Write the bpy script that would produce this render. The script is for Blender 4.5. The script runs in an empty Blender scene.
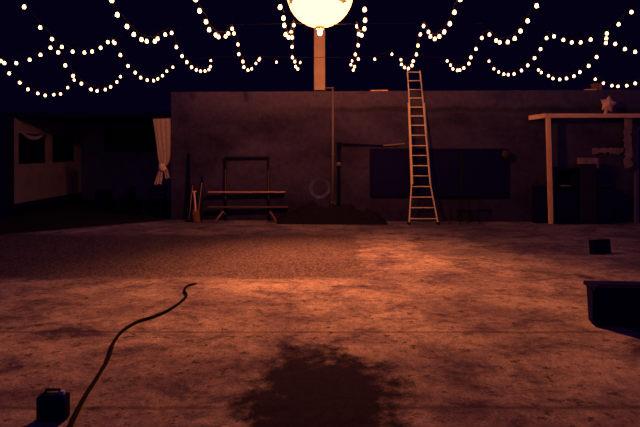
import bpy, bmesh, math, random
from mathutils import Vector, Matrix
random.seed(7)
scene = bpy.context.scene
COL = scene.collection
F, HZ, CH = 480.0, 150.0, 1.6          # focal length in pixels, horizon row, camera height

def P(px, py, Y):
    return Vector(((px - 320) / F * Y, Y, CH - (py - HZ) / F * Y))

def wy(x):                              # front face of the long rear wall
    return 11.0 - 0.4 * (x + 3.41) / 10.48

# ------------------------------------------------------------------ materials
def new_mat(name):
    m = bpy.data.materials.new(name); m.use_nodes = True
    nt = m.node_tree; nt.nodes.clear()
    out = nt.nodes.new('ShaderNodeOutputMaterial')
    return m, nt, out

def N(nt, typ, **kw):
    n = nt.nodes.new(typ)
    for k, v in kw.items():
        if k in n.inputs: n.inputs[k].default_value = v
        else: setattr(n, k, v)
    return n

def math_n(nt, op, a, b=None, c=None, clamp=False):
    n = nt.nodes.new('ShaderNodeMath'); n.operation = op; n.use_clamp = clamp
    for i, v in enumerate((a, b, c)):
        if v is None: continue
        if isinstance(v, (int, float)): n.inputs[i].default_value = v
        else: nt.links.new(v, n.inputs[i])
    return n.outputs[0]

def sstep(nt, v, lo, hi):
    n = nt.nodes.new('ShaderNodeMapRange'); n.interpolation_type = 'SMOOTHSTEP'
    n.inputs['From Min'].default_value = lo; n.inputs['From Max'].default_value = hi
    nt.links.new(v, n.inputs['Value'])
    return n.outputs['Result']

def ramp(nt, v, lo, hi, a, b):
    n = nt.nodes.new('ShaderNodeMapRange')
    n.inputs['From Min'].default_value = lo; n.inputs['From Max'].default_value = hi
    n.inputs['To Min'].default_value = a; n.inputs['To Max'].default_value = b
    nt.links.new(v, n.inputs['Value'])
    return n.outputs['Result']

def mixc(nt, fac, a, b, blend='MIX'):
    n = nt.nodes.new('ShaderNodeMix'); n.data_type = 'RGBA'; n.blend_type = blend
    for sock, v in ((n.inputs[0], fac), (n.inputs[6], a), (n.inputs[7], b)):
        if isinstance(v, (int, float)): sock.default_value = v
        elif isinstance(v, tuple): sock.default_value = (*v[:3], 1)
        else: nt.links.new(v, sock)
    return n.outputs[2]

def noise(nt, vec, scale, detail=6, rough=0.6, dist=0.0):
    n = nt.nodes.new('ShaderNodeTexNoise')
    n.inputs['Scale'].default_value = scale; n.inputs['Detail'].default_value = detail
    n.inputs['Roughness'].default_value = rough; n.inputs['Distortion'].default_value = dist
    nt.links.new(vec, n.inputs['Vector'])
    return n.outputs['Fac']

def simple(name, col, rough=0.7, metal=0.0, vary=0.25, scale=9.0, bump=0.15, spec=0.3, stretch=(1, 1, 1)):
    m, nt, out = new_mat(name)
    b = N(nt, 'ShaderNodeBsdfPrincipled', Roughness=rough, Metallic=metal)
    b.inputs['Specular IOR Level'].default_value = spec
    tc = N(nt, 'ShaderNodeTexCoord')
    mp = N(nt, 'ShaderNodeMapping'); mp.inputs['Scale'].default_value = stretch
    nt.links.new(tc.outputs['Object'], mp.inputs['Vector'])
    f = noise(nt, mp.outputs['Vector'], scale)
    k = ramp(nt, f, 0.25, 0.75, 1 - vary, 1 + vary)
    cc = N(nt, 'ShaderNodeCombineColor')
    for i in range(3):
        nt.links.new(math_n(nt, 'MULTIPLY', k, col[i]), cc.inputs[i])
    nt.links.new(cc.outputs[0], b.inputs['Base Color'])
    if bump:
        bp = N(nt, 'ShaderNodeBump', Strength=bump, Distance=0.02)
        nt.links.new(f, bp.inputs['Height']); nt.links.new(bp.outputs[0], b.inputs['Normal'])
    nt.links.new(b.outputs[0], out.inputs['Surface'])
    return m

def emit(name, rgb, strength=1.0):
    m, nt, out = new_mat(name)
    e = N(nt, 'ShaderNodeEmission', Strength=strength)
    e.inputs['Color'].default_value = (*rgb, 1)
    nt.links.new(e.outputs[0], out.inputs['Surface'])
    return m

M = {}
M['black'] = simple('black plastic', (.005, .003, .05), .95, spec=.03)
M['blackmetal'] = simple('black metal', (.008, .007, .008), .6, spec=.15)
M['darkpanel'] = simple('black painted board', (.004, .002, .055), .7, spec=.1)
M['alu'] = simple('aluminium rail', (.85, .72, .45), .55, .0, .1)
M['timber'] = simple('sawn timber', (.85, .55, .32), .8, 0, .3, 4, .2, .2, (8, 8, .8))
M['darkplank'] = simple('dark plank', (.12, .07, .06), .9, 0, .4, 6, .2, .1, (1, 8, 8))  # darker plank tone for the lower plank and the strips
M['plank'] = simple('old plank', (.48, .28, .17), .8, 0, .4, 6, .2, .2, (1, 8, 8))
M['cloth'] = simple('cream curtain cloth', (.82, .66, .5), .95, 0, .15, 14, .2, .1)
M['palewall'] = simple('pale plaster', (.2, .16, .28), .9, 0, .2, 2.5, .1, .1)
M['backwall'] = simple('grey plaster', (.2, .15, .30), .9, 0, .2, 2.5, .1, .1)
M['glass'] = simple('dark window glass', (.003, .002, .05), .5, spec=.15, bump=0)
M['earth'] = simple('dark earth', (.012, .009, .02), .95, 0, .6, 14, .8, .1)
M['postpaint'] = simple('painted steel post', (.44, .34, .25), .6, 0, .15, 4, .05, .3)
M['steel'] = simple('galvanised pipe', (.22, .18, .17), .5, .3, .2)
M['rust'] = simple('rusty reddish blade', (.32, .15, .10), .8, 0, .4)
M['handlewood'] = simple('worn tool handle', (.25, .18, .14), .8)
M['grey'] = simple('grey enamel', (.02, .016, .045), .7, 0, .2, spec=.15)
M['doorframe'] = simple('painted door frame', (.10, .09, .22), .8, spec=.1)
M['oven'] = simple('sooty iron', (.005, .003, .055), .8, spec=.1)
M['pale'] = simple('weathered pale board', (.26, .18, .18), .9, 0, .5, 9, .2, .1)
M['beamwood'] = simple('sawn beam', (.85, .55, .32), .8, 0, .3, 3, .2, .2, (1, 7, 7))
M['star'] = simple('pale star', (.95, .58, .33), .7, 0, .25)
M['rubber'] = simple('black rubber cable', (.004, .003, .008), .9, spec=.04)
M['white'] = simple('plain white', (.3, .3, .7), .9)
M['copper'] = simple('dull lamp disc', (.03, .02, .03), .7, 0)
M['cable'] = simple('string cable', (.01, .009, .009), .8, spec=.1)
M['globe'] = emit('glowing globe', (1.0, .30, .072), 11.0)
M['bulb'] = emit('warm bulb glass', (1.0, .5, .22), 8.0)
M['lamp'] = emit('lamp bulb', (1.0, .26, .066), 8300.0)

def patch_mat():
    m, nt, out = new_mat('thin brown patch')
    t = N(nt, 'ShaderNodeBsdfTranslucent'); t.inputs['Color'].default_value = (.11, .15, .35, 1)
    d = N(nt, 'ShaderNodeBsdfDiffuse'); d.inputs['Color'].default_value = (.12, .08, .05, 1)
    tc = N(nt, 'ShaderNodeTexCoord'); f = noise(nt, tc.outputs['Object'], 12)
    mx = N(nt, 'ShaderNodeMixShader'); nt.links.new(ramp(nt, f, .3, .7, .2, .8), mx.inputs[0])
    nt.links.new(t.outputs[0], mx.inputs[1]); nt.links.new(d.outputs[0], mx.inputs[2])
    nt.links.new(mx.outputs[0], out.inputs['Surface'])
    return m
M['patch'] = patch_mat()

def floor_mat():
    m, nt, out = new_mat('worn concrete yard')
    L = nt.links
    b = N(nt, 'ShaderNodeBsdfPrincipled', Roughness=.95); b.inputs['Specular IOR Level'].default_value = .04
    pos = N(nt, 'ShaderNodeNewGeometry').outputs['Position']
    sp = N(nt, 'ShaderNodeSeparateXYZ'); L.new(pos, sp.inputs[0]); X, Y = sp.outputs[0], sp.outputs[1]
    mp = N(nt, 'ShaderNodeMapping'); mp.inputs['Scale'].default_value = (.85, 1.15, 1); L.new(pos, mp.inputs['Vector'])
    v = mp.outputs['Vector']
    big = noise(nt, v, .55, 5, .55)
    mid = noise(nt, v, 1.9, 9, .74, .5)
    fine = noise(nt, pos, 15, 7, .75)
    grit = noise(nt, pos, 60, 4, .75)
    c = mixc(nt, ramp(nt, mid, .35, .56, 0, 1), (.045, .032, .075), (.262, .218, .235))
    c = mixc(nt, ramp(nt, big, .38, .58, .7, 0), c, (.055, .040, .085))
    k = math_n(nt, 'MULTIPLY', ramp(nt, fine, .3, .7, .5, 1.4), ramp(nt, grit, .3, .7, .65, 1.35))
    # scattered dark chips
    chip = noise(nt, v, 9.0, 8, .75)
    c = mixc(nt, math_n(nt, 'MULTIPLY', sstep(nt, chip, .56, .61), .8), c, (.025, .018, .024))
    # rough darker patch laid in the left half
    wob = math_n(nt, 'MULTIPLY', math_n(nt, 'SUBTRACT', mid, .5), .9)
    xe = math_n(nt, 'ADD', X, wob); ye = math_n(nt, 'ADD', Y, wob)
    pm = math_n(nt, 'MULTIPLY', sstep(nt, xe, .78, .55), math_n(nt, 'MULTIPLY', sstep(nt, ye, 5.85, 6.1), sstep(nt, ye, 9.4, 8.9)))
    vor = N(nt, 'ShaderNodeTexVoronoi', Scale=36.0); L.new(pos, vor.inputs['Vector'])
    grav = mixc(nt, ramp(nt, math_n(nt, 'MULTIPLY_ADD', vor.outputs['Distance'], .5, grit), .5, .85, 0, 1), (.15, .118, .14), (.03, .022, .045))
    c = mixc(nt, math_n(nt, 'MULTIPLY', pm, .92), c, grav)
    # shade at the far left painted into the floor colour, ragged edge
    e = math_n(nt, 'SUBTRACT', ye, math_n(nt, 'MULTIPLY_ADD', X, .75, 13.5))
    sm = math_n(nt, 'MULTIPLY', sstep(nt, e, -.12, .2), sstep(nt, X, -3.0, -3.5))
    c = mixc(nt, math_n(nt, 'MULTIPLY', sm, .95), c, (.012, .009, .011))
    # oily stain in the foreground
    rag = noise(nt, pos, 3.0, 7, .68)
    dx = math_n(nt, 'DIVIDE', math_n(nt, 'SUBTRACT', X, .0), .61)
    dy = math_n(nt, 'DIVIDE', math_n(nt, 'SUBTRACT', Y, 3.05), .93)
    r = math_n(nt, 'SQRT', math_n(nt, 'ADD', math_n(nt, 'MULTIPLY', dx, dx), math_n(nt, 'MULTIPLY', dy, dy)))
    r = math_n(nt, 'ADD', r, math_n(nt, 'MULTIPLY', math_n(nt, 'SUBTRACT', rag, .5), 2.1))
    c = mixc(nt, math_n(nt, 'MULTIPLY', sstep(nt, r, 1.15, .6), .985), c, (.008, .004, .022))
    # slab joints
    jt = None
    for y0 in (4.22, 2.98):
        d = math_n(nt, 'ABSOLUTE', math_n(nt, 'SUBTRACT', math_n(nt, 'MULTIPLY_ADD', wob, .12, Y), y0))
        s = sstep(nt, d, .030, .008)
        jt = s if jt is None else math_n(nt, 'MAXIMUM', jt, s)
    c = mixc(nt, math_n(nt, 'MULTIPLY', jt, ramp(nt, fine, .35, .65, .05, .8)), c, (.008, .005, .012))
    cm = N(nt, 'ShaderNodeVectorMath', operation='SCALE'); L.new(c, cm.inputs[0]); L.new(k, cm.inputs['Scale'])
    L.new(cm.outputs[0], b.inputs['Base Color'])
    h = math_n(nt, 'ADD', math_n(nt, 'MULTIPLY', mid, .6), math_n(nt, 'ADD', math_n(nt, 'MULTIPLY', fine, .35), math_n(nt, 'MULTIPLY', grit, .12)))
    bp = N(nt, 'ShaderNodeBump', Strength=.55, Distance=.035); L.new(h, bp.inputs['Height']); L.new(bp.outputs[0], b.inputs['Normal'])
    L.new(b.outputs[0], out.inputs['Surface'])
    return m

def wall_mat():
    m, nt, out = new_mat('dark rendered wall')
    L = nt.links
    b = N(nt, 'ShaderNodeBsdfPrincipled', Roughness=.95); b.inputs['Specular IOR Level'].default_value = .1
    pos = N(nt, 'ShaderNodeNewGeometry').outputs['Position']
    sp = N(nt, 'ShaderNodeSeparateXYZ'); L.new(pos, sp.inputs[0]); X, Z = sp.outputs[0], sp.outputs[2]
    mp = N(nt, 'ShaderNodeMapping'); mp.inputs['Scale'].default_value = (.7, .7, 1.2); L.new(pos, mp.inputs['Vector'])
    a = noise(nt, mp.outputs['Vector'], 1.1, 7, .6, .3)
    f = noise(nt, pos, 9, 6, .7)
    c = mixc(nt, ramp(nt, a, .35, .65, 0, 1), (.026, .020, .06), (.062, .050, .12))
    # grazing light painted in as a lighter top; uneven dark seam below it
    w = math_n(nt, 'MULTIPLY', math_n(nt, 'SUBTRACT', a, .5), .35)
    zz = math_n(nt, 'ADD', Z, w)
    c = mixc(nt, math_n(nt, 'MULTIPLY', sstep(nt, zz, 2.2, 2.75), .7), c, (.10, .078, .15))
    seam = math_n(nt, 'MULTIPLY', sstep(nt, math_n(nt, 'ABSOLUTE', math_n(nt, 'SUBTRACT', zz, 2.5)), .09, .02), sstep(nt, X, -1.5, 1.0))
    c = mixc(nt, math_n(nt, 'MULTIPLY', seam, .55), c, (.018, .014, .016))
    # weaker light near the wall foot, painted in as a darker colour
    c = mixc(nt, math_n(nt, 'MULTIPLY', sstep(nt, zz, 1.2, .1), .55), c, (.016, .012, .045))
    # pale bluish ring mark, stronger towards its bottom
    dz = math_n(nt, 'SUBTRACT', Z, .74)
    r = math_n(nt, 'SQRT', math_n(nt, 'ADD', math_n(nt, 'MULTIPLY', X, X), math_n(nt, 'MULTIPLY', dz, dz)))
    ring = sstep(nt, math_n(nt, 'ABSOLUTE', math_n(nt, 'SUBTRACT', r, .205)), .05, .01)
    ring = math_n(nt, 'MULTIPLY', ring, math_n(nt, 'MULTIPLY', ramp(nt, dz, -.2, .2, 1.0, .12), ramp(nt, f, .3, .65, .4, 1)))
    c = mixc(nt, ring, c, (.13, .16, .34))
    k = ramp(nt, f, .3, .7, .75, 1.25)
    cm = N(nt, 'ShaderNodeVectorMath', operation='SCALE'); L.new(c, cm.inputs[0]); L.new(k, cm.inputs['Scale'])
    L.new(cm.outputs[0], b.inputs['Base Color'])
    bp = N(nt, 'ShaderNodeBump', Strength=.5, Distance=.03)
    L.new(math_n(nt, 'ADD', a, math_n(nt, 'MULTIPLY', f, .5)), bp.inputs['Height']); L.new(bp.outputs[0], b.inputs['Normal'])
    L.new(b.outputs[0], out.inputs['Surface'])
    return m
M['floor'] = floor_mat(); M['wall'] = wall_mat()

# ------------------------------------------------------------------ mesh helpers
class MB:
    def __init__(s): s.bm = bmesh.new()
    def box(s, lo, hi, bev=0.0, rot=None, pivot=None):
        lo, hi = Vector(lo), Vector(hi); c = (lo + hi) / 2; d = hi - lo
        t = bmesh.new(); bmesh.ops.create_cube(t, size=1.0)
        for v in t.verts: v.co = Vector((v.co.x * d.x, v.co.y * d.y, v.co.z * d.z))
        if bev: bmesh.ops.bevel(t, geom=list(t.edges), offset=bev, segments=2, profile=.6, affect='EDGES')
        for v in t.verts:
            v.co += c
            if rot: pv = Vector(pivot) if pivot else c; v.co = rot @ (v.co - pv) + pv
        s.merge(t); return s
    def merge(s, t):
        me = bpy.data.meshes.new('tmp'); t.to_mesh(me); t.free(); s.bm.from_mesh(me); bpy.data.meshes.remove(me)
    def bar(s, a, b, w, h, up=(0, 0, 1), bev=0.0):
        a, b = Vector(a), Vector(b); d = (b - a); L = d.length; z = d.normalized(); u = Vector(up)
        if abs(z.dot(u)) > .99: u = Vector((0, 1, 0))
        x = u.cross(z).normalized(); y = z.cross(x)
        t = bmesh.new(); bmesh.ops.create_cube(t, size=1.0)
        for v in t.verts: v.co = Vector((v.co.x * w, v.co.y * h, v.co.z * L))
        if bev: bmesh.ops.bevel(t, geom=list(t.edges), offset=bev, segments=2, affect='EDGES')
        m = Matrix((x, y, z)).transposed(); mid = (a + b) / 2
        for v in t.verts: v.co = m @ v.co + mid
        s.merge(t); return s
    def tube(s, pts, r, n=8, cap=True):
        pts = [Vector(p) for p in pts]; bm = s.bm; rings = []
        rs = r if isinstance(r, (list, tuple)) else [r] * len(pts)
        t0 = (pts[1] - pts[0]).normalized(); u = Vector((0, 0, 1))
        if abs(t0.dot(u)) > .9: u = Vector((1, 0, 0))
        x = u.cross(t0).normalized()
        for i, p in enumerate(pts):
            t = (pts[min(i + 1, len(pts) - 1)] - pts[max(i - 1, 0)]).normalized()
            x = (x - t * x.dot(t)).normalized(); y = t.cross(x)
            rings.append([bm.verts.new(p + (x * math.cos(2 * math.pi * k / n) + y * math.sin(2 * math.pi * k / n)) * rs[i]) for k in range(n)])
        for a, b in zip(rings, rings[1:]):
            for k in range(n): bm.faces.new((a[k], a[(k + 1) % n], b[(k + 1) % n], b[k]))
        if cap: bm.faces.new(rings[0][::-1]); bm.faces.new(rings[-1])
        return s
    def lathe(s, prof, c, n=24):
        c = Vector(c); bm = s.bm; rings = []
        for r, z in prof:
            rings.append([bm.verts.new(c + Vector((r * math.cos(2 * math.pi * k / n), r * math.sin(2 * math.pi * k / n), z))) for k in range(n)])
        for a, b in zip(rings, rings[1:]):
            for k in range(n): bm.faces.new((a[k], a[(k + 1) % n], b[(k + 1) % n], b[k]))
        bm.faces.new(rings[0][::-1]); bm.faces.new(rings[-1])
        return s
    def poly(s, pts, d):                # extruded polygon
        d = Vector(d); bm = s.bm
        a = [bm.verts.new(Vector(p)) for p in pts]; b = [bm.verts.new(Vector(p) + d) for p in pts]; n = len(a)
        bm.faces.new(a); bm.faces.new(b[::-1])
        for k in range(n): bm.faces.new((a[k], b[k], b[(k + 1) % n], a[(k + 1) % n]))
        return s
    def grid(s, fn, nu, nv, thick=0.0):
        bm = s.bm; g = [[bm.verts.new(fn(i / nu, j / nv)) for j in range(nv + 1)] for i in range(nu + 1)]
        fs = [bm.faces.new((g[i][j], g[i + 1][j], g[i + 1][j + 1], g[i][j + 1])) for i in range(nu) for j in range(nv)]
        if thick: bmesh.ops.solidify(bm, geom=fs, thickness=thick)
        return s
    def build(s, name, mat, parent=None, smooth=False):
        bm = s.bm; bmesh.ops.recalc_face_normals(bm, faces=list(bm.faces))
        if parent is not None:
            off = parent_world(parent)
            for v in bm.verts: v.co -= off
        me = bpy.data.meshes.new(name); bm.to_mesh(me); bm.free()
        me.materials.append(mat)
        if smooth:
            for p in me.polygons: p.use_smooth = True
        o = bpy.data.objects.new(name, me); COL.objects.link(o)
        if parent is not None: o.parent = parent
        return o

def parent_world(p):
    v = Vector(p.location)
    while p.parent is not None:
        p = p.parent; v += Vector(p.location)
    return v

def rebase(o, base):                    # give a single-mesh thing its origin at its base
    base = Vector(base)
    for v in o.data.vertices: v.co -= base
    o.location = base
    return o

def tag(o, label, cat, group=None, kind=None):
    o['label'] = label; o['category'] = cat
    if group: o['group'] = group
    if kind: o['kind'] = kind
    return o

def thing(name, label, cat, loc, group=None):
    o = bpy.data.objects.new(name, None); COL.objects.link(o); o.location = loc; o.empty_display_size = .1
    return tag(o, label, cat, group)

def struct(name, mb, mat, parent=None):
    o = mb.build(name, mat, parent)
    if parent is None: o['kind'] = 'structure'
    return o

def sphere(mb, c, r, seg=24, rings=14, sq=(1, 1, 1)):
    t = bmesh.new(); bmesh.ops.create_uvsphere(t, u_segments=seg, v_segments=rings, radius=r)
    for v in t.verts: v.co = Vector((v.co.x * sq[0], v.co.y * sq[1], v.co.z * sq[2])) + Vector(c)
    mb.merge(t); return mb

# ------------------------------------------------------------------ setting
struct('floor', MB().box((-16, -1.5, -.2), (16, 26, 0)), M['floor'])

WT = 2.93
x0, x1 = -3.41, 9.2
mb = MB(); mb.poly([(x0, wy(x0), 0), (x1, wy(x1), 0), (x1, wy(x1) + .3, 0), (x0, wy(x0) + .3, 0)], (0, 0, WT))
struct('wall_back', mb, M['wall'])

# recessed building at the left
SX = -7.66
wins = [(12.2, 13.42), (13.74, 15.0)]
ZB, ZT, RT = 1.24, 2.03, 2.42
mb = MB()
ys = [11.95, wins[0][0], wins[0][1], wins[1][0], wins[1][1], 15.4]
mb.box((SX - .2, ys[0], .25), (SX, 15.4, ZB)); mb.box((SX - .2, ys[0], ZT), (SX, 15.4, RT))
for a, b in ((0, 1), (2, 3), (4, 5)): mb.box((SX - .2, ys[a], ZB), (SX, ys[b], ZT))
struct('wall_left', mb, M['palewall'])
struct('baseboard_left', MB().box((SX - .2, 12.1, 0), (SX + .03, 15.4, .25)), M['darkpanel'])
struct('trim_1', MB().box((SX - .06, 11.83, 0), (SX + .01, 11.95, RT)), M['palewall'])
for i, (a, b) in enumerate(wins):
    m2 = MB(); t = .035
    m2.box((SX - .12, a, ZB), (SX - .03, b, ZB + t)); m2.box((SX - .12, a, ZT - t), (SX - .03, b, ZT))
    m2.box((SX - .12, a, ZB + t), (SX - .03, a + t, ZT - t)); m2.box((SX - .12, b - t, ZB + t), (SX - .03, b, ZT - t))
    m2.box((SX - .11, (a + b) / 2 - .015, ZB + t), (SX - .04, (a + b) / 2 + .015, ZT - t))
    w = struct('window_%d' % (i + 1), m2, M['blackmetal'])
    MB().box((SX - .085, a + t, ZB + t), (SX - .075, b - t, ZT - t)).build('pane', M['glass'], w)
wx0, wx1 = -6.93, -5.2
mb = MB()
mb.box((SX, 15.4, 0), (-2.4, 15.6, 1.54)); mb.box((SX, 15.4, 2.34), (-2.4, 15.6, RT))
mb.box((SX, 15.4, 1.54), (wx0, 15.6, 2.34)); mb.box((wx1, 15.4, 1.54), (-2.4, 15.6, 2.34))
struct('wall_rear_left', mb, M['backwall'])
m2 = MB(); t = .04
m2.box((wx0, 15.42, 1.54), (wx1, 15.5, 1.58)); m2.box((wx0, 15.42, 2.30), (wx1, 15.5, 2.34))
for xx in (wx0, -5.98, wx1 - t): m2.box((xx, 15.42, 1.58), (xx + t, 15.5, 2.30))
w = struct('window_3', m2, M['blackmetal'])
for a, b in ((wx0 + t, -5.98), (-5.98 + t, wx1 - t)):
    MB().box((a, 15.45, 1.58), (b, 15.46, 2.30)).build('pane', M['glass'], w)
struct('ceiling_left', MB().box((-12, 12.0, RT), (-2.4, 16, RT + .14)), M['darkpanel'])
struct('wall_front_left', MB().box((-10.5, 11.5, 0), (-7.52, 11.8, RT + .1)), M['darkpanel'])

# doorway at the far right of the rear wall
dx0, dx1 = 6.92, 7.85; dy = wy(7.3) - .03
d = struct('door_1', MB().box((dx0 + .06, dy - .02, .02), (dx1 - .06, dy + .02, 2.05)), M['darkpanel'])
fm = MB()
for xx in (dx0, dx1 - .06): fm.box((xx, dy - .05, 0), (xx + .06, dy + .02, 2.12))
fm.box((dx0 + .06, dy - .05, 2.06), (dx1 - .06, dy + .02, 2.12)); fm.build('door_frame', M['doorframe'], d)
hm = MB(); hm.tube([(dx1 - .16, dy - .02, 1.02), (dx1 - .16, dy - .07, 1.02), (dx1 - .28, dy - .07, 1.02)], .01); hm.build('door_handle', M['steel'], d)

# ------------------------------------------------------------------ globe lamp
GY = 7.5
gc = P(320, -6, GY); R = 33 / F * GY
g = thing('globe_lamp', 'huge glowing cream globe lamp hanging above the yard', 'lamp', gc)
sphere(MB(), gc, R, 48, 28).build('globe_shell', M['globe'], g, True)
def on_globe(px, py, k=1.012):
    a, b = (px - 320) / 33, -(py + 6) / 33
    return a, b
for px, py, sx, sy in ((341, 6.6, 4.4, 2.3), (292.3, 4.6, 2.8, 2.8)):
    def fn(u, v, px=px, py=py, sx=sx, sy=sy):
        a = 2 * math.pi * u; rr = v * (1 + .22 * math.sin(5 * a + 1))
        A = (px - 320 + sx * rr * math.cos(a)) / 33; B = -(py + 6 + sy * rr * math.sin(a)) / 33
        q = max(.02, 1 - A * A - B * B)
        n = Vector((A, -math.sqrt(q), B)).normalized()
        return gc + n * R * 1.012
    MB().grid(fn, 20, 4).build('patch', M['patch'], g, True)
zb = gc.z - R
cp = MB(); cp.lathe([(.02, zb + .012), (.075, zb + .004), (.075, zb - .03), (.035, zb - .045), (.03, zb - .07)], (gc.x, gc.y, 0)); cap = cp.build('lamp_cap', M['postpaint'], g, True)
sphere(MB(), (gc.x, gc.y, zb - .095), .0295, 16, 10, (1, 1, 1.1)).build('lamp_bulb', M['lamp'], g, True)
sl = bpy.data.lights.new('added_yard_spot', 'SPOT'); so = bpy.data.objects.new('added_yard_spot', sl); COL.objects.link(so)  # added spot that brightens the middle of the yard, no fitting of its own
sl.energy = 2050; sl.color = (1.0, .27, .07); sl.spot_size = math.radians(107); sl.spot_blend = 1.0; sl.shadow_soft_size = .05
so.parent = g; so.location = Vector((0, 0, -R - .17)); so.rotation_euler = (-.40, -.05, 0)
MB().tube([gc + Vector((0, 0, R - .01)), gc + Vector((0, 0, R + 2.2))], .01).build('hanging_cord', M['cable'], g)

# post standing on the rear wall behind the globe
pc = wy(0) + .15
pt = thing('steel_post', 'pale square post rising from the wall top behind the globe lamp', 'post', (-.01, pc, WT))
MB().box((-.135, pc - .12, WT + .03), (.115, pc + .12, 6.4), .012).build('shaft', M['postpaint'], pt)
MB().box((-.16, pc - .145, WT), (.15, pc + .145, WT + .035), .006).build('base_plate', M['blackmetal'], pt)

# ------------------------------------------------------------------ string lights
D1, D2 = 7.5, 10.2
def bulb_meshes():
    m1 = MB(); m1.lathe([(.004, -.056), (.014, -.053), (.021, -.044), (.023, -.033), (.019, -.016), (.011, -.002), (.009, .0)], (0, 0, 0), 14)
    a = m1.build('bulb', M['bulb'], None, True)
    m2 = MB(); m2.lathe([(.0125, -.004), (.014, .004), (.014, .03), (.006, .036)], (0, 0, 0), 10)
    b = m2.build('socket', M['cable'], None, True)
    ma, mc = a.data, b.data
    bpy.data.objects.remove(a); bpy.data.objects.remove(b)
    return ma, mc
BM, SM = bulb_meshes()

def string_light(label, pts, group):
    """pts: bulb centres along one string"""
    t = thing('string_light', label, 'string lights', pts[0] + Vector((0, 0, .07)), group)
    off = Vector(t.location); tops = [p + Vector((0, 0, .075)) for p in pts]
    # smooth run of the cable through the sockets
    path = []
    for i in range(len(tops) - 1):
        p0 = tops[max(i - 1, 0)]; p1 = tops[i]; p2 = tops[i + 1]; p3 = tops[min(i + 2, len(tops) - 1)]
        for k in range(4):
            u = k / 4
            path.append(.5 * ((2 * p1) + (p2 - p0) * u + (2 * p0 - 5 * p1 + 4 * p2 - p3) * u * u + (3 * p1 - p0 - 3 * p2 + p3) * u ** 3))
    path.append(tops[-1])
    MB().tube(path, .006, 6).build('cord', M['cable'], t, True)
    for p in pts:
        b = bpy.data.objects.new('bulb', BM); COL.objects.link(b); b.parent = t
        b.location = p - off + Vector((0, 0, .036)); b.rotation_euler = (random.uniform(-.15, .15), random.uniform(-.15, .15), random.uniform(0, 6))
        s = bpy.data.objects.new('socket', SM); COL.objects.link(s); s.parent = b
    return t

def depth_string(label, X, px_pts, group):
    """string running away from the camera in the plane x = X"""
    pts = []
    for px, py in px_pts:
        Y = X * F / (px - 320)
        pts.append(P(px, py, Y))
    return string_light(label, pts, group)

def flat_string(label, px_pts, Y, group):
    return string_light(label, [P(px, py, Y if not isinstance(Y, list) else Y[i]) for i, (px, py) in enumerate(px_pts)], group)

GL = 'string lights left of the globe'; GR = 'string lights right of the globe'
depth_string('outermost string of warm bulbs at the far left, a single low swag', -5.23,
    [(9.5, 73.8), (19.5, 83), (28, 89.8), (37.5, 93.8), (45.3, 95.8), (54, 95), (60.5, 94.3), (67.5, 88), (74, 80.3)], GL)
depth_string('string of warm bulbs second in from the left edge, steep swag from the top corner', -4.03,
    [(24.5, 7.5), (40.3, 28), (51.5, 39.5), (58.3, 52.8), (65.3, 65.8), (73.3, 76.3), (81.3, 84), (90.8, 89.8), (97.3, 91.3), (105.3, 90), (110.5, 87.3), (116.8, 82.3), (120.5, 77)], GL)
depth_string('string of warm bulbs fourth to the left of the glowing globe, lower swag only', -3.2,
    [(114.5, 43.5), (120.5, 55.5), (128, 66.3), (135.3, 73), (140.5, 78), (147.5, 80.5), (153.5, 81), (158, 79.3), (162.5, 76), (167, 71.5), (173, 67.5)], GL)
depth_string('double-swagged string of warm bulbs third to the left of the glowing globe', -2.31,
    [(111.3, .8), (117.3, 15.3), (127, 27), (134, 35), (141.5, 40), (146.5, 41.8), (154.5, 41.8), (157.5, 39.3), (165, 35), (171.5, 33.3),
     (176, 47.5), (182, 56.5), (187, 62.5), (191.5, 67.5), (196.5, 70.3), (200.5, 71.5), (204.8, 71.3), (208.8, 69.8), (210.5, 66.8), (211, 61)], GL)
depth_string('double-swagged string of warm bulbs second to the left of the glowing globe', -1.375,
    [(195, 0), (199.3, 11.5), (205.8, 22.3), (209.3, 30.3), (215.3, 35.5), (218.8, 37.5), (225.5, 36.8), (228, 33.8), (232, 29.3),
     (234, 33.8), (237.8, 44.8), (239, 54.5), (242.8, 62), (244, 67.5), (247.8, 70.5), (251.8, 69), (255.8, 63.8), (259, 60.3)], GL)
flat_string('string of warm bulbs hanging closest to the left side of the glowing globe',
    [(280.5, 7.8), (283.5, 18.8), (284, 26), (285.8, 35), (288.3, 37.8), (292, 38), (291, 32.5), (294, 25.5),
     (292.3, 47.3), (292.3, 57.8), (295, 62), (295.5, 67), (297.8, 69.5), (300.3, 62.8)],
    [5.4, 5.75, 6.05, 6.4, 6.7, 7.0, 7.25, 7.5, 8.0, 8.5, 8.9, 9.3, 9.7, 10.1], GL)
flat_string('string of warm bulbs hanging closest to the right side of the glowing globe',
    [(364.8, 10.3), (365.3, 20.8), (364.5, 29.3), (361.8, 35.8), (358.8, 34.5), (356.8, 26.8), (358, 45.8), (355.3, 54.8), (358.3, 59.5),
     (354.5, 67), (353.5, 70.5), (351, 65), (352, 61.3)],
    [5.5, 5.85, 6.2, 6.65, 7.1, 7.5, 8.0, 8.4, 8.8, 9.2, 9.5, 9.8, 10.1], GR)
depth_string('double-swagged string of warm bulbs that meets the ladder top', 1.625,
    [(459.8, 0), (454.5, 12.8), (450, 24.3), (444.5, 32.5), (439, 37), (435, 39.3), (430.5, 36.8), (428.5, 32.3), (423.8, 26.5),
     (420.5, 34.8), (418, 46), (416.5, 54.8), (413, 61.5), (412, 65.8), (408.5, 68.8), (404.5, 67.8), (401.5, 64.8), (400.8, 60)], GR)
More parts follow.
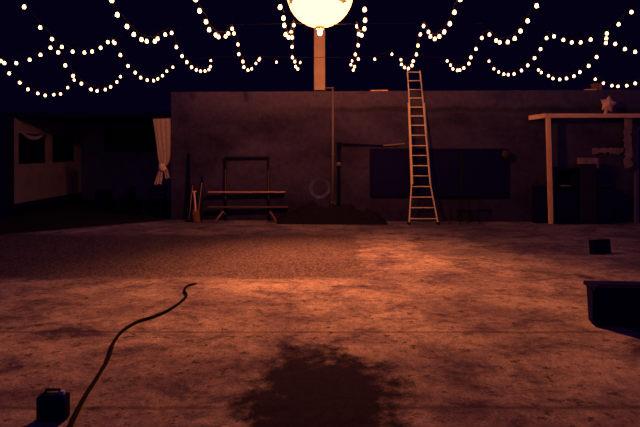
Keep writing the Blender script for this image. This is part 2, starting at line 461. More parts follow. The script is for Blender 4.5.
depth_string('double-swagged string of warm bulbs next to the right of the ladder top', 2.63,
    [(536.8, 6.3), (527.3, 21.5), (520.3, 31.5), (514.8, 39), (508, 42.5), (499.5, 42.8), (496, 41), (489.3, 35), (482, 38.3),
     (475.8, 49.5), (471, 57.8), (469, 64), (463.8, 68.5), (459.8, 70.5), (457.3, 70.8), (452.8, 69.3), (450.5, 65.5), (447.3, 61.3)], GR)
depth_string('single-swag string of warm bulbs second to the right of the ladder top', 3.65,
    [(553.8, 36.8), (546.3, 38.5), (540.5, 49.5), (534.8, 58.5), (528, 65.8), (521.3, 70.8), (514, 74.3), (508.3, 75), (503.8, 74.5), (498.8, 72.3), (493.8, 69), (489, 61.5)], GR)
depth_string('string of warm bulbs whose lowest swag hangs above the timber pergola corner', 4.47,
    [(631.3, 12.5), (618.8, 24.8), (606.5, 34), (596.3, 57.5), (588.5, 66.3), (580, 72.5), (574, 76.5), (566.5, 78.8), (559.8, 79.8), (553, 78.8), (548.5, 76), (541.3, 72.8), (538.3, 70.3)], GR)
depth_string('low string of warm bulbs hanging above the star at the right edge', 5.8,
    [(646, 80), (635, 83.8), (626.8, 86), (617.8, 86.8), (612, 86), (603.5, 83.5), (595.3, 79.5)], GR)
GC = 'short strings running across the yard'
flat_string('crosswise string of warm bulbs at the left edge of the yard, rising to the right',
    [(1, 61.5), (4.5, 63.5), (16.5, 63.5), (29.8, 60.3), (40.5, 55.3), (50.5, 48.3)], D1, GC)
flat_string('crosswise shallow swag of small warm bulbs over the pale building at left',
    [(62, 47.3), (72.8, 52), (84.3, 53), (92.3, 52), (100.8, 48.3), (107.5, 42.5), (114, 42.2)], D1, GC)
flat_string('crosswise shallow swag of warm bulbs over the timber pergola',
    [(563.5, 40.3), (571.8, 42.8), (580.8, 42.8), (590.8, 40), (606.5, 39)], D1, GC)
flat_string('crosswise string of warm bulbs dropping towards the right edge of the yard',
    [(606, 43.3), (615.3, 44.3), (625, 49.5), (635, 52.3), (646, 53)], D1, GC)
flat_string('pair of warm bulbs strung between the globe post and the ladder top', [(375, 59.5), (392, 54.5)], D2, GC)
flat_string('pair of warm bulbs strung left of the globe post', [(259.5, 59.0), (276.5, 62.5)], D2, GC)

# the two tie rods the strings hang from
def tie(label, prof, Y):
    pts = [P(px, py, Y) for px, py in prof]
    o = MB().tube(pts, .0045, 6).build('support_cable', M['blackmetal'], None, True)
    return tag(rebase(o, pts[0]), label, 'cable', 'support cables of the string lights')
tie('nearer steel support cable crossing just below the glowing globe', [(-60, 66), (0, 58), (62, 43), (114, 37.5), (171, 28.5), (232, 24.6), (293, 23.5), (320, 24.4), (357, 24), (415, 23.2), (488, 24), (554, 32.5), (606, 34.5), (700, 52)], D1)
tie('farther steel support cable crossing just in front of the wall top', [(0, 86), (74, 76), (121, 73), (173, 63.5), (210, 57), (259, 56.5), (320, 57.5), (400, 56.5), (447, 57.5), (489, 58), (538, 66.5), (595, 75.5), (680, 80)], D2)

# ------------------------------------------------------------------ ladder
def lpt(px, py):                        # point on the leaning ladder plane: passes the ground at y=10.36 and the wall top
    k = (10.84 - 10.36) / 2.93
    # solve Z = CH-(py-HZ)/F*Y, Y = 10.36 + k*Z
    s = (py - HZ) / F
    Z = (CH - s * 10.36) / (1 + s * k)
    Y = 10.36 + k * Z - .06
    return Vector(((px - 320) / F * Y, Y, Z))
base = lpt(424, 224); base.z = 0
ld = thing('ladder', 'tall pale extension ladder leaning against the dark wall', 'ladder', base)
def fit(tab, py):
    for (a, ya), (b, yb) in zip(tab, tab[1:]):
        if ya <= py <= yb: return a + (b - a) * (py - ya) / (yb - ya)
    return tab[-1][0] if py > tab[-1][1] else tab[0][0]
flyL = [(407.2, 71), (409.2, 103), (412.3, 184)]; flyR = [(419.6, 71), (423, 104), (430, 184)]
basL = [(408.6, 103), (411.6, 186), (409.2, 224.4)]; basR = [(424.6, 103), (431, 186), (438.4, 224.4)]
for nm, tabs, dy in (('fly_section', (flyL, flyR), -.0), ('base_section', (basL, basR), .045)):
    for tab in tabs:
        m_ = MB(); pts = [lpt(*p) + Vector((0, dy - .02, 0)) for p in tab]
        if nm == 'base_section': pts[-1].z = max(pts[-1].z, .005)
        for a, b in zip(pts, pts[1:]): m_.bar(a, b, .024, .026, (0, 1, 0))
        m_.build('rail', M['alu'], ld)
for i, y in enumerate([72.7, 81.2, 90, 98.4, 107.4, 116.2, 125.4, 135.3, 145.7, 155.4, 165.5, 175.6, 186.4, 196.9, 207.4, 218.4]):
    if y < 184: a, b, dy = lpt(fit(flyL, y), y), lpt(fit(flyR, y), y), -.02
    else: a, b, dy = lpt(fit(basL, y), y), lpt(fit(basR, y), y), .025
    MB().bar(a + Vector((0, dy, 0)), b + Vector((0, dy, 0)), .024, .018).build('rung', M['alu'], ld)
for px in (409.2, 438.4):
    q = lpt(px, 224); MB().box((q.x - .03, q.y - .02, 0), (q.x + .03, q.y + .06, .05), .008).build('foot', M['rubber'], ld)

# ------------------------------------------------------------------ wide black panel on the wall
a = P(370, 148.5, 10.72); b = P(507, 196.3, 10.68)
yf = wy((a.x + b.x) / 2)
pn = thing('wall_panel', 'wide black panel fixed to the wall behind the ladder', 'panel', ((a.x + b.x) / 2, yf, b.z))
rz = Matrix.Rotation(math.atan2(-.4, 10.48), 3, 'Z'); pv = ((a.x + b.x) / 2, yf, 0)
MB().box((a.x, yf - .05, b.z), (b.x, yf - .005, a.z), .004, rz, pv).build('board', M['darkpanel'], pn)
fr = MB()
for lo, hi in (((a.x, b.z), (b.x, b.z + .05)), ((a.x, a.z - .05), (b.x, a.z)), ((a.x, b.z), (a.x + .05, a.z)), ((b.x - .05, b.z), (b.x, a.z))):
    fr.box((lo[0], yf - .075, lo[1]), (hi[0], yf - .05, hi[1]), 0, rz, pv)
fr.build('panel_frame', M['darkpanel'], pn)
for f_ in (.33, .67):
    xx = a.x + (b.x - a.x) * f_
    MB().box((xx - .02, yf - .07, b.z + .05), (xx + .02, yf - .05, a.z - .05), 0, rz, pv).build('batten', M['blackmetal'], pn)
q = P(506, 154.5, 10.62)
wl = thing('wall_lamp', 'small round unlit lamp on the wall at the black panel corner', 'lamp', (q.x, wy(q.x), q.z))
cy = MB(); cy.tube([(q.x, wy(q.x), q.z), (q.x, wy(q.x) - .11, q.z)], [.05, .05], 14); cy.build('mount', M['blackmetal'], wl)
cy = MB(); cy.tube([(q.x, wy(q.x) - .10, q.z), (q.x, wy(q.x) - .13, q.z), (q.x, wy(q.x) - .16, q.z)], [.10, .105, .06], 18); cy.build('lamp_shade', M['copper'], wl, True)

# two thin trestles under the panel
for (px, lab) in ((456, 'thin black wire trestle under the wall panel, nearer the ladder'), (474, 'thin black wire trestle under the wall panel, nearer the pergola')):
    c = P(px, 219.5, 10.45); c.z = 0
    tr = thing('trestle', lab, 'trestle', c, 'wire trestles under the panel')
    MB().bar(c + Vector((-.17, .0, .53)), c + Vector((.17, .0, .53)), .03, .03).build('top_bar', M['blackmetal'], tr)
    for sx in (-1, 1):
        for sy in (-1, 1):
            MB().tube([c + Vector((sx * .12, sy * .01, .52)), c + Vector((sx * .12 + sy * .06, sy * .13, .0))], .010, 8).build('leg', M['blackmetal'], tr)

# ------------------------------------------------------------------ pipes at the wall
q = P(333, 208, 10.75)
yy = wy(q.x) - .07
pp = thing('conduit_pole', 'thin pale upright pipe running up the wall past its top', 'pipe', (q.x, yy, .28))
zt = 1.6 + 63 / F * yy
MB().tube([(q.x, yy, .30), (q.x, yy, zt)], .021, 10).build('pipe', M['steel'], pp, True)
MB().tube([(q.x + .01, yy, zt - .02), (q.x - .14, yy, zt - .02), (q.x - .2, yy + .14, zt - .02)], .012, 8).build('top_arm', M['steel'], pp)
MB().tube([(q.x - .08, yy, .29), (q.x - .03, yy, .42), (q.x, yy, .46)], .014, 8).build('foot_brace', M['steel'], pp)
MB().tube([(q.x + .08, yy, .29), (q.x + .03, yy, .42), (q.x, yy, .46)], .014, 8).build('foot_brace', M['steel'], pp)
for z in (1.5,):
    MB().box((q.x - .03, yy - .024, z), (q.x + .03, yy + .07, z + .03)).build('clamp', M['steel'], pp)
q = P(338.7, 215, 10.72); yy = wy(q.x) - .08
bp_ = thing('black_pipe', 'thick black upright pipe with a sloping side arm on the wall', 'pipe', (q.x, yy, .05))
zt = 1.6 + 7.5 / F * yy
MB().tube([(q.x, yy, .0), (q.x, yy, zt - .12)], .036, 12).build('pipe', M['black'], bp_, True)
MB().tube([(q.x, yy, zt - .14), (q.x, yy, zt)], .046, 12).build('pipe_cap', M['black'], bp_, True)
e1 = P(384, 145.5, 10.7); e2 = P(405, 143.5, 10.7)
MB().tube([(q.x, yy, zt - .03), (e1.x, yy, e1.z), (e1.x + .04, yy, e1.z)], .016, 8).build('side_arm', M['black'], bp_)
MB().bar((e1.x - .01, yy, e1.z), (e2.x, yy, e2.z), .03, .03).build('arm_end', M['handlewood'], bp_)
z = 1.6 - 13.5 / F * yy
MB().tube([(q.x, yy, z - .05), (q.x, yy, z + .03)], .042, 12).build('pipe_joint', M['steel'], bp_, True)

# ------------------------------------------------------------------ mound of earth along the wall foot
xa, xb = -.94, 1.46
prof = [(0, .05), (.06, .2), (.15, .26), (.3, .35), (.42, .33), (.55, .31), (.68, .32), (.75, .27), (.84, .24), (.93, .16), (1, .03)]
rnd = random.Random(3)
from mathutils import noise as mn
def hill(u, v):
    x = xa + (xb - xa) * u
    for (a, ha), (b, hb) in zip(prof, prof[1:]):
        if a <= u <= b: h = ha + (hb - ha) * (u - a) / (b - a); break
    y = wy(x) - .012 - .55 * (1 - v)
    s = math.sin(min(1, v * 1.15) * math.pi / 2) ** .8
    n = mn.fractal(Vector((x * 3.2, y * 3.2, 1.7)), 1.0, 2.0, 5) * .13 + mn.noise(Vector((x * 9, y * 9, 4))) * .05
    return Vector((x, y, max(.0, h * s * (.95 + n * 1.6) + n * .5 * s)))
mo = MB().grid(hill, 90, 26, .0)
m_ob = mo.build('dirt_mound', M['earth'], None, False)
tag(rebase(m_ob, ((xa + xb) / 2, wy(.1) - .3, 0)), 'low dark heap of dirt and rubble along the wall foot', 'dirt', None, 'stuff')

# ------------------------------------------------------------------ plank rack
ry = 10.76
def R_(px, py, Y=ry): return P(px, py, Y)
rk = thing('plank_rack', 'black tube frame rack carrying two long wooden planks', 'rack', (R_(246, 219).x, ry, 0))
ztop = R_(0, 157.5).z
for px, nm in ((225, 'upright'), (268, 'upright')):
    x = R_(px, 0).x
    MB().tube([(x, ry + .1, .11), (x, ry + .1, ztop)], .022, 10).build(nm, M['blackmetal'], rk, True)
    MB().box((x - .012, ry + .068, .5), (x + .012, ry + .078, 1.15)).build('slotted_strip', M['darkplank'], rk)
MB().tube([(R_(223.5, 0).x, ry + .1, ztop), (R_(269.5, 0).x, ry + .1, ztop)], .026, 10).build('top_bar', M['blackmetal'], rk)
for px, s in ((225, -1), (268, 1)):
    x = R_(px, 0).x
    MB().tube([(x, ry + .1, .13), (x + s * .05, ry + .02, .22), (x + s * .19, ry - .1, .012)], .02, 8).build('foot', M['rust'], rk, True)
    MB().tube([(x, ry + .1, .13), (x, ry + .13, .012)], .02, 8).build('foot', M['blackmetal'], rk, True)
zp = R_(0, 192).z
MB().box((R_(208, 0).x, ry - .02, zp - .016), (R_(285, 0).x, ry + .09, zp + .012), .004).build('upper_plank', M['plank'], rk)
zp = R_(0, 207).z
MB().box((R_(208, 0).x, ry - .02, zp - .016), (R_(288, 0).x, ry + .09, zp + .012), .005).build('lower_plank', M['darkplank'], rk)

# ------------------------------------------------------------------ tools leaning left of the rack
def lean(px0, py0, px1, py1, yb):       # foot on the ground at yb, head on the wall
    a = P(px0, py0, yb); a.z = .0
    yw = wy((px1 - 320) / F * 10.9) - .03
    b = P(px1, py1, yw)
    return a, b
a, b = lean(189, 221, 189, 153, 10.82)
o = MB().tube([a, b], .026, 10).build('pole', M['black'], None, True); tag(rebase(o, a), 'thick black pole standing upright against the wall, left of the tools', 'pole')
a, b = lean(188.8, 219, 192.6, 186, 10.7)
sk = thing('hoe', 'thin dark-handled hoe leaning behind the shovel', 'hoe', a)
MB().tube([a + Vector((0, 0, .03)), b], .011, 8).build('handle', M['handlewood'], sk, True)
MB().box((a.x - .07, a.y - .05, 0), (a.x + .07, a.y + .01, .05)).build('blade', M['blackmetal'], sk)
a, b = lean(197.2, 220, 194, 191.5, 10.58)
sh = thing('shovel', 'shovel with reddish square blade leaning beside the rack', 'shovel', a)
d_ = (b - a).normalized(); sd = Vector((1, 0, .0))
bl = MB()
def blade(u, v):
    w = .082 * (1.0 if v < .75 else 1 - .35 * (v - .75) / .25)
    return a + d_ * (.005 + .33 * v) + sd * w * (2 * u - 1) + Vector((0, -.03 * (1 - (2 * u - 1) ** 2) - .02, 0))
bl.grid(blade, 8, 8, .006).build('blade', M['rust'], sh, True)
MB().tube([a + d_ * .28 + Vector((0, -.04, 0)), a + d_ * .4, b], .02, 8).build('handle', M['timber'], sh, True)
MB().bar(b + Vector((-.05, 0, 0)), b + Vector((.05, 0, 0)), .025, .025).build('grip', M['timber'], sh)
a, b = lean(197.6, 220, 202.6, 176.5, 10.72)
rkk = thing('rake', 'long rake with black tip leaning to the right behind the shovel', 'rake', a)
MB().tube([a + Vector((0, 0, .05)), a.lerp(b, .88)], .011, 8).build('handle', M['handlewood'], rkk, True)
MB().tube([a.lerp(b, .87), b], .017, 8).build('grip', M['black'], rkk, True)
rh = MB(); rh.bar(a + Vector((-.13, 0, .055)), a + Vector((.13, 0, .055)), .02, .02)
for k in range(7): rh.tube([a + Vector((-.12 + .04 * k, 0, .05)), a + Vector((-.12 + .04 * k, -.02, .0))], .005, 6)
rh.build('rake_head', M['blackmetal'], rkk)
a, b = lean(201.5, 220, 203.2, 181, 10.78)
o = MB().tube([a, b], .012, 8).build('stick', M['blackmetal'], None, True); tag(rebase(o, a), 'slim dark stick against the wall, rightmost of the leaning tools', 'stick')

# ------------------------------------------------------------------ curtain at the wall end
CY = 10.93
cu = thing('curtain', 'cream knotted curtain hanging in the opening beside the wall end', 'curtain', P(162, 119, CY))
lt = [(153, 119), (154.6, 130), (156.6, 145), (158.2, 157), (159.3, 163), (159.0, 167.5)]
rt = [(170.6, 118.3), (170.6, 130), (170.5, 145), (170.3, 157), (168.6, 163), (164.6, 167.5)]
def fx(tab, v):
    y0, y1 = 119, 167.5; y = y0 + (y1 - y0) * v
    for (xa_, ya), (xb_, yb) in zip(tab, tab[1:]):
        if y <= yb + 1e-6: return xa_ + (xb_ - xa_) * max(0, (y - ya)) / (yb - ya), y
    return tab[-1]
def cur(u, v):
    xl, y = fx(lt, v); xr, _ = fx(rt, v)
    amp = .005 * (1 - .4 * v)
    return P(xl + (xr - xl) * u, y - .8 * u * (1 - v), CY + amp * math.sin(u * 2 * math.pi * 3.5 + .4 * math.sin(v * 6)))
MB().grid(cur, 60, 30, .004).build('cloth_panel', M['cloth'], cu, True)
def kn(u, v):
    a = 2 * math.pi * u; ph = math.pi * v
    r = 1 + .18 * math.sin(3 * a + 4 * ph)
    c = P(162.2, 167.5, CY - .02)
    return c + Vector(((.078) * r * math.sin(ph) * math.cos(a), .075 * r * math.sin(ph) * math.sin(a), (.085) * math.cos(ph)))
MB().grid(kn, 28, 14).build('knot', M['cloth'], cu, True)
def tail(l0, r0, l1, r1, yt, yb, nf):
    def fn(u, v):
        xl = l0 + (l1 - l0) * v; xr = r0 + (r1 - r0) * v
        return P(xl + (xr - xl) * u, yt + (yb - yt) * v + .8 * math.sin(u * 7) * v, CY - .01 + .007 * (.4 + .6 * v) * math.sin(u * 2 * math.pi * nf))
    return fn
MB().grid(tail(159.0, 163.5, 153.8, 161.8, 169, 184.5, 2.5), 30, 14, .004).build('tail', M['cloth'], cu, True)
MB().grid(tail(163.5, 167.5, 165.2, 170.4, 168, 178.5, 1.8), 24, 10, .004).build('tail', M['cloth'], cu, True)
zc = P(0, 118.6, CY).z
MB().tube([(P(151, 0, CY).x, CY, zc + .03), (P(172.0, 0, CY + .12).x, CY + .1, zc + .03)], .012, 8).build('curtain_rod', M['blackmetal'], cu)
for px in (154, 158, 162, 166, 170):
    x = P(px, 0, CY).x
    MB().tube([(x, CY, zc + .045), (x, CY - .008, zc + .03), (x, CY, zc - .005)], .005, 6).build('hook', M['blackmetal'], cu)

# white curved band over the first window of the pale building
q0, q1 = Vector((SX + .02, 12.24, 2.08)), Vector((SX + .02, 13.34, 2.07))
sw = []
for k in range(15):
    u = k / 14; p = q0.lerp(q1, u); p.z -= .16 * (1 - (2 * u - 1) ** 2); sw.append(p)
o = MB().tube(sw, [.008 + .05 * math.sin(math.pi * k / 14) for k in range(15)], 10).build('band', M['white'], None, True)
tag(rebase(o, q0), 'white curved band across the window of the pale building', 'band')

# ------------------------------------------------------------------ dim things under the left roof
c = P(104, 207, 13.4); c.z = 0
cr = thing('crate', 'dark upright crate by the rear wall under the left roof', 'crate', c)
MB().box(c + Vector((-.17, -.17, 0)), c + Vector((.17, .17, .44)), .01).build('body', M['black'], cr)
MB().box(c + Vector((-.18, -.18, .44)), c + Vector((.18, .18, .48)), .01).build('lid', M['black'], cr)
for k in range(4):
    MB().box(c + Vector((-.172, -.185, .04 + .1 * k)), c + Vector((.172, -.17, .11 + .1 * k)), .004).build('slat', M['black'], cr)
c = P(124, 207, 13.3); c.z = 0
ea = thing('sloping_ramp', 'dark wedge-shaped ramp between the crate and the chair', 'ramp', c)
MB().poly([c + Vector((-.27, -.2, .0)), c + Vector((.25, -.2, .0)), c + Vector((.25, -.2, .52))], (0, .4, 0)).build('wedge', M['black'], ea)
MB().bar(c + Vector((-.28, 0, .03)), c + Vector((.25, 0, .555)), .42, .025).build('top_board', M['black'], ea)
c = P(155, 218, 11.5); c.z = 0
ch = thing('chair', 'dark slatted chair standing under the knotted curtain', 'chair', c)
MB().box(c + Vector((-.22, -.2, .40)), c + Vector((.22, .2, .44)), .01).build('seat', M['black'], ch)
for sx in (-1, 1):
    MB().bar(c + Vector((sx * .2, -.18, 0)), c + Vector((sx * .2, -.18, .40)), .035, .035).build('leg', M['black'], ch)
    MB().bar(c + Vector((sx * .2, .18, 0)), c + Vector((sx * .2, .18, .40)), .035, .035).build('leg', M['black'], ch)
bk = MB()
for sx in (-1, 1): bk.bar(c + Vector((sx * .2, .18, .43)), c + Vector((sx * .2, .22, .72)), .035, .03)
for z in (.5, .6, .69): bk.box(c + Vector((-.2, .185, z - .02)), c + Vector((.2, .215, z + .02)))
bk.build('backrest', M['black'], ch)

# ------------------------------------------------------------------ pergola at the right
PY = 10.42
q = P(548.5, 223, PY)
pg = thing('pergola', 'lit timber pergola with one post against the wall at right', 'pergola', (q.x, PY, 0))
pt0 = P(547, 116, PY); 
MB().bar((q.x + .055, PY, .0), (pt0.x + .02, PY, pt0.z - .02), .085, .08, (0, 1, 0), .006).build('post', M['timber'], pg)
bz = P(0, 115.5, PY).z
MB().box((pt0.x - .05, PY - .05, bz - .05), (7.6, PY + .04, bz + .04), .006).build('front_beam', M['beamwood'], pg)
yb = wy(4.7)
MB().bar((pt0.x - .02, PY + .02, bz), (4.66, yb - .005, bz - .035), .08, .1, (0, 0, 1), .005).build('side_beam', M['beamwood'], pg)
MB().bar((7.5, PY, 0), (7.5, PY, bz - .05), .11, .11).build('post', M['timber'], pg)

# star on the beam
def star_pts(c, r0, r1, rot=0):
    pts = []
    for k in range(10):
        a = math.pi / 2 + rot + k * math.pi / 5; r = r0 if k % 2 == 0 else r1
        pts.append(Vector((c.x + r * math.cos(a), c.y, c.z + r * math.sin(a))))
    return pts
sc_ = P(608, 104, PY)
st = thing('star_ornament', 'pale five-pointed star standing on the pergola beam', 'star', (sc_.x - .05, PY, bz + .04))
sm_ = MB(); pts = star_pts(sc_, .19, .115, -.18); bm = sm_.bm
vs = [bm.verts.new(p) for p in pts]
for dy in (-.05, .05):
    cv = bm.verts.new(sc_ + Vector((0, dy, 0)))
    for k in range(10):
        bm.faces.new((vs[k], vs[(k + 1) % 10], cv))
sm_.build('star_body', M['star'], st)
MB().bar((sc_.x - .06, PY, bz + .04), (sc_.x - .03, PY, sc_.z - .05), .06, .035).build('stem', M['star'], st)

# things under the pergola, against the wall
def face(px0, py0, px1, py1, yf): a = P(px0, py0, yf); b = P(px1, py1, yf); return a.x, b.z, b.x, a.z
yq = 10.3
x0_, zb_, x1_, zt_ = face(555, 168, 578.5, 223, yq); yw = wy(x0_) - .02
ov = thing('iron_oven', 'tall sooty black oven cabinet just right of the pergola post', 'oven', ((x0_ + x1_) / 2, yq, 0))
ob = MB(); ob.box((x0_, yq + .02, 0), (x0_ + .04, yw, zt_)); ob.box((x1_ - .04, yq + .02, 0), (x1_, yw, zt_)); ob.box((x0_, yq + .02, zt_ - .05), (x1_, yw, zt_)); ob.box((x0_ + .04, yw - .03, .0), (x1_ - .04, yw, zt_ - .05)); ob.box((x0_ + .04, yq + .02, .0), (x1_ - .04, yw - .03, .08))
ob.build('body', M['oven'], ov)
MB().box((x0_ + .05, yq, .1), (x1_ - .05, yq + .02, .72), .004).build('oven_door', M['oven'], ov)
zz = P(0, 187, yq).z
MB().box((x0_ + .042, yq - .02, zz - .02), (x1_ - .042, yw - .032, zz)).build('shelf', M['oven'], ov)
tr = MB(); tr.lathe([(.09, 0), (.12, .012), (.13, .03), (.11, .03)], ((x0_ + x1_) / 2 + .02, yq + .12, zz), 20)
o = tr.build('tray', M['steel'], None, True); tag(rebase(o, ((x0_ + x1_) / 2 + .02, yq + .12, zz)), 'small pale round tray on the shelf of the black oven', 'tray')
x0_, zb_, x1_, zt_ = face(579.5, 158, 597, 223, yq + .05); yw = wy(x0_) - .02; yg = yq + .05
cb = thing('locker', 'narrow grey locker with a pale top panel under the pergola', 'locker', ((x0_ + x1_) / 2, yg, 0))
MB().box((x0_, yg, 0), (x1_, yg + .26, zt_ - .13), .006).build('body', M['grey'], cb)
MB().box((x0_ + .02, yg - .015, .06), (x1_ - .02, yg, zt_ - .18), .004).build('locker_door', M['grey'], cb)
MB().box((x0_, yg - .02, zt_ - .13), (x1_, yg + .1, zt_), .006).build('top_panel', M['pale'], cb)
MB().box((x1_ - .02, yg - .035, zt_ - .22), (x1_ + .02, yg - .02, zt_ - .01)).build('bracket', M['steel'], cb)
x0_, zb_, x1_, zt_ = face(598.2, 186.5, 612.5, 223, yq + .02); yw = wy(x0_) - .02; yk = yq + .02
kb = thing('low_cabinet', 'low black cabinet with pale worktop right of the grey locker', 'cabinet', ((x0_ + x1_) / 2, yk, 0))
MB().box((x0_, yk + .015, 0), (x1_, yw, zt_), .004).build('body', M['oven'], kb)
MB().box((x0_ + .015, yk, .05), (x1_ - .015, yk + .015, zt_ - .03), .003).build('cabinet_door', M['oven'], kb)
MB().box((x0_ - .005, yk - .03, zt_), (x1_ + .01, yw, zt_ + .03), .005).build('worktop', M['grey'], kb)
# pale ragged board on the wall
x0_, zb_, x1_, zt_ = face(595, 147.5, 626, 153, 10.5); rr = random.Random(5)
top, bot = [], []
n = 22
yf = wy(6.3) - .045
for k in range(n + 1):
    x = x0_ + (x1_ - x0_) * k / n
    top.append((x, yf, zt_ - rr.uniform(0, .025))); bot.append((x, yf, zb_ - rr.uniform(-.03, .035)))
o = MB().poly(top + bot[::-1], (0, .03, 0)).build('ragged_board', M['pale'], None)
tag(rebase(o, (x0_, yf, zb_)), 'pale ragged horizontal board on the wall below the star', 'board')
# ragged strip hanging from the beam
q0_, q1_ = P(624, 118, PY), P(632, 168, PY); rr = random.Random(9); lf, rg = [], []
for k in range(19):
    u = k / 18; z = (bz - .05) + (q1_.z - (bz - .05)) * u
    lf.append((q0_.x + rr.uniform(-.01, .045) * (.5 + u), PY, z)); rg.append((q1_.x - rr.uniform(-.02, .07) * (u + .2), PY, z + rr.uniform(-.01, .01)))
o = MB().poly(lf + rg[::-1], (0, .02, 0)).build('torn_cloth_strip', M['pale'], None)
tag(rebase(o, (q0_.x, PY, q1_.z)), 'torn pale strip hanging from the pergola beam near the door', 'strip')
# dark low crate left of the post
x0_, zb_, x1_, zt_ = face(535.5, 186, 545, 221, 10.5)
bx = thing('storage_box', 'dark narrow box standing left of the pergola post', 'box', ((x0_ + x1_) / 2, 10.5, 0))
MB().box((x0_, 10.47, 0), (x1_, 10.66, zt_ - .04), .006).build('body', M['oven'], bx)
MB().box((x0_ - .01, 10.46, zt_ - .04), (x1_ + .01, 10.67, zt_), .006).build('lid', M['oven'], bx)

# little vent pipe and pale strips on the wall top
q = P(597.5, 87, 10.75)
vp = thing('vent_stack', 'short reddish brick stub on the wall top above the star', 'stub', (q.x, wy(q.x) + .15, WT))
MB().box((q.x - .075, wy(q.x) + .06, WT), (q.x + .075, wy(q.x) + .24, WT + .13), .008).build('shaft', M['rust'], vp)
MB().box((q.x - .09, wy(q.x) + .045, WT + .13), (q.x + .09, wy(q.x) + .255, WT + .16), .006).build('cap', M['rust'], vp)
for (pa, pb, lab) in ((371, 388, 'pale wood offcut lying on the wall top left of the ladder'), (582, 593, 'pale wood offcut lying on the wall top above the pergola')):
    xa_ = (pa - 320) / F * 10.8; xb_ = (pb - 320) / F * 10.8
    o = MB().bar((xa_, wy(xa_) + .06, WT + .014), (xb_, wy(xb_) + .03, WT + .014), .04, .028).build('wood_offcut', M['timber'], None)
    tag(rebase(o, (xa_, wy(xa_) + .06, WT)), lab, 'wood', 'offcuts on the wall top')

# ------------------------------------------------------------------ boxes and cable on the yard
fy = 4.34
o0 = Vector((2.505, fy, 0)); H = .372; d = .19; W = .95
tb = thing('storage_tub', 'large black tapered tub at the right edge of the yard', 'tub', o0)
rz = Matrix.Rotation(-.06, 3, 'Z')
def T(x, y, z): return o0 + rz @ Vector((x, y, z))
t = MB(); bm = t.bm
v = [bm.verts.new(T(*p)) for p in ((-.035, 0, 0), (W - .05, 0, 0), (W - .05, d - .03, 0), (.0, d - .03, 0), (-.04, -.015, H - .03), (W, -.015, H - .03), (W, d, H - .03), (-.01, d, H - .03))]
for f_ in ((0, 1, 2, 3), (4, 5, 6, 7), (0, 1, 5, 4), (1, 2, 6, 5), (2, 3, 7, 6), (3, 0, 4, 7)): bm.faces.new([v[i] for i in f_])
bmesh.ops.bevel(bm, geom=list(bm.edges), offset=.018, segments=2, affect='EDGES')
t.build('body', M['black'], tb)
MB().box(o0 + Vector((-.03, -.024, H - .04)), o0 + Vector((W + .01, d + .01, H - .004)), .01, rz, o0).build('rim', M['black'], tb)
MB().box(o0 + Vector((.02, .02, H - .008)), o0 + Vector((W - .03, d - .03, H + .006)), .006, rz, o0).build('lid', M['black'], tb)
MB().tube([T(.3, -.02, H - .07), T(.31, -.05, H - .07), T(.5, -.05, H - .07), T(.51, -.02, H - .07)], .01, 8).build('handle', M['black'], tb)
# small slanted box behind it
fy = 7.4; c = P(600.5, 253, fy); c.z = 0
sb = thing('floodlight', 'small black floodlight box standing on the yard behind the tub', 'floodlight', c)
rz = Matrix.Rotation(.22, 3, 'Z') @ Matrix.Rotation(-.12, 3, 'X')
MB().box(c + Vector((-.155, -.05, .012)), c + Vector((.155, .05, .215)), .012, rz, c).build('housing', M['black'], sb)
MB().box(c + Vector((-.135, .05, .03)), c + Vector((.135, .058, .195)), .002, rz, c).build('lens', M['glass'], sb)
MB().tube([rz @ Vector(p) + c for p in ((-.165, 0, .11), (-.165, .03, .02), (-.1, .09, .02), (.1, .09, .02), (.165, .03, .02), (.165, 0, .11))], .008, 8).build('bracket', M['blackmetal'], sb)
# small box at the lower left
fy = 2.82; c = P(50.5, 425, fy); c.z = 0
lb = thing('power_box', 'small black power box with a handle at lower left corner', 'box', c)
MB().box(c + Vector((-.088, -.0, 0)), c + Vector((.082, .07, .146)), .012).build('body', M['black'], lb)
MB().tube([c + Vector(p) for p in ((-.055, .045, .147), (-.052, .045, .17), (.03, .045, .17), (.035, .045, .147))], .008, 8).build('handle', M['black'], lb)
MB().box(c + Vector((.042, .02, .148)), c + Vector((.066, .04, .172)), .004).build('switch', M['white'], lb)
MB().lathe([(.02, 0), (.02, .01)], (0, 0, 0), 12)
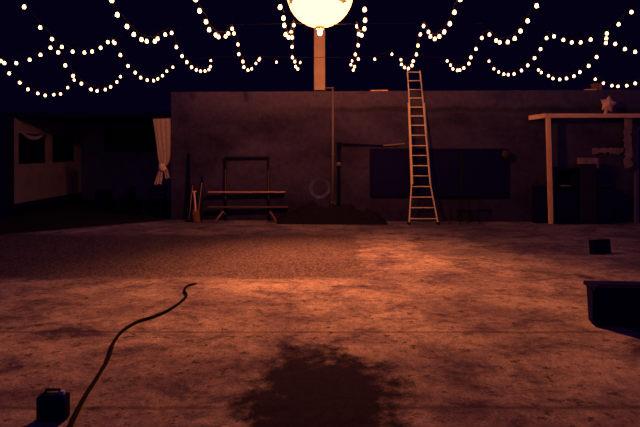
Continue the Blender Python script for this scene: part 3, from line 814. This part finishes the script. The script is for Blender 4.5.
# cable
cp_ = [(60, 452), (66, 438), (71.7, 426), (79, 410), (87.7, 394), (95, 383), (101, 373), (107, 363), (110.5, 354), (114, 343.5), (123, 332), (138, 323), (154, 318), (170, 310.6), (182, 302), (186.6, 296.7), (184.5, 291.4), (187.6, 287), (197, 284.6)]
pts = []
for i, (px, py) in enumerate(cp_):
    Y = CH * F / (py - HZ); p = P(px, py, Y); p.z = .0145; pts.append(p)
sm = []
for i in range(len(pts) - 1):
    p0, p1, p2, p3 = pts[max(i - 1, 0)], pts[i], pts[i + 1], pts[min(i + 2, len(pts) - 1)]
    for k in range(5):
        u = k / 5; sm.append(.5 * ((2 * p1) + (p2 - p0) * u + (2 * p0 - 5 * p1 + 4 * p2 - p3) * u * u + (3 * p1 - p0 - 3 * p2 + p3) * u ** 3))
sm.append(pts[-1])
rad = [.0135 if i < len(sm) - 6 else .0135 - .0015 * (i - len(sm) + 6) for i in range(len(sm))]
hz_ = thing('power_cable', 'thick black cable snaking across the yard at left', 'cable', pts[0] * 1.0)
hz_.location.z = 0
MB().tube(sm, rad, 10).build('sheath', M['rubber'], hz_, True)

# ------------------------------------------------------------------ world, camera
w = bpy.data.worlds.new('night'); scene.world = w; w.use_nodes = True
bg = w.node_tree.nodes['Background']
wt = w.node_tree                        # violet night sky: dark along the horizon, brightened overhead and behind the viewer as added fill
tcw = N(wt, 'ShaderNodeTexCoord'); sw_ = N(wt, 'ShaderNodeSeparateXYZ'); wt.links.new(tcw.outputs['Generated'], sw_.inputs[0])
up_ = sstep(wt, sw_.outputs[2], .34, .75)
bk_ = math_n(wt, 'MULTIPLY', sstep(wt, math_n(wt, 'MULTIPLY', sw_.outputs[1], -1.0), -.1, .4), 1.0)
wt.links.new(mixc(wt, math_n(wt, 'MAXIMUM', up_, bk_), (.0013, .0004, .0075), (.027, .006, .075)), bg.inputs['Color'])
bg.inputs['Strength'].default_value = 1.0

cam = bpy.data.cameras.new('camera'); co = bpy.data.objects.new('camera', cam); COL.objects.link(co)
co.location = (0, 0, CH); co.rotation_euler = (math.pi / 2, 0, 0)
cam.sensor_width = 36; cam.lens = F / 640 * 36; cam.shift_y = -(213.5 - HZ) / 640; cam.clip_end = 200
scene.camera = co
vs_ = scene.view_settings
vs_.view_transform = 'Standard'; vs_.look = 'None'; vs_.gamma = 1; vs_.exposure = 0; vs_.use_curve_mapping = False
scene.cycles.use_denoising = True
scene.cycles.sample_clamp_indirect = 3
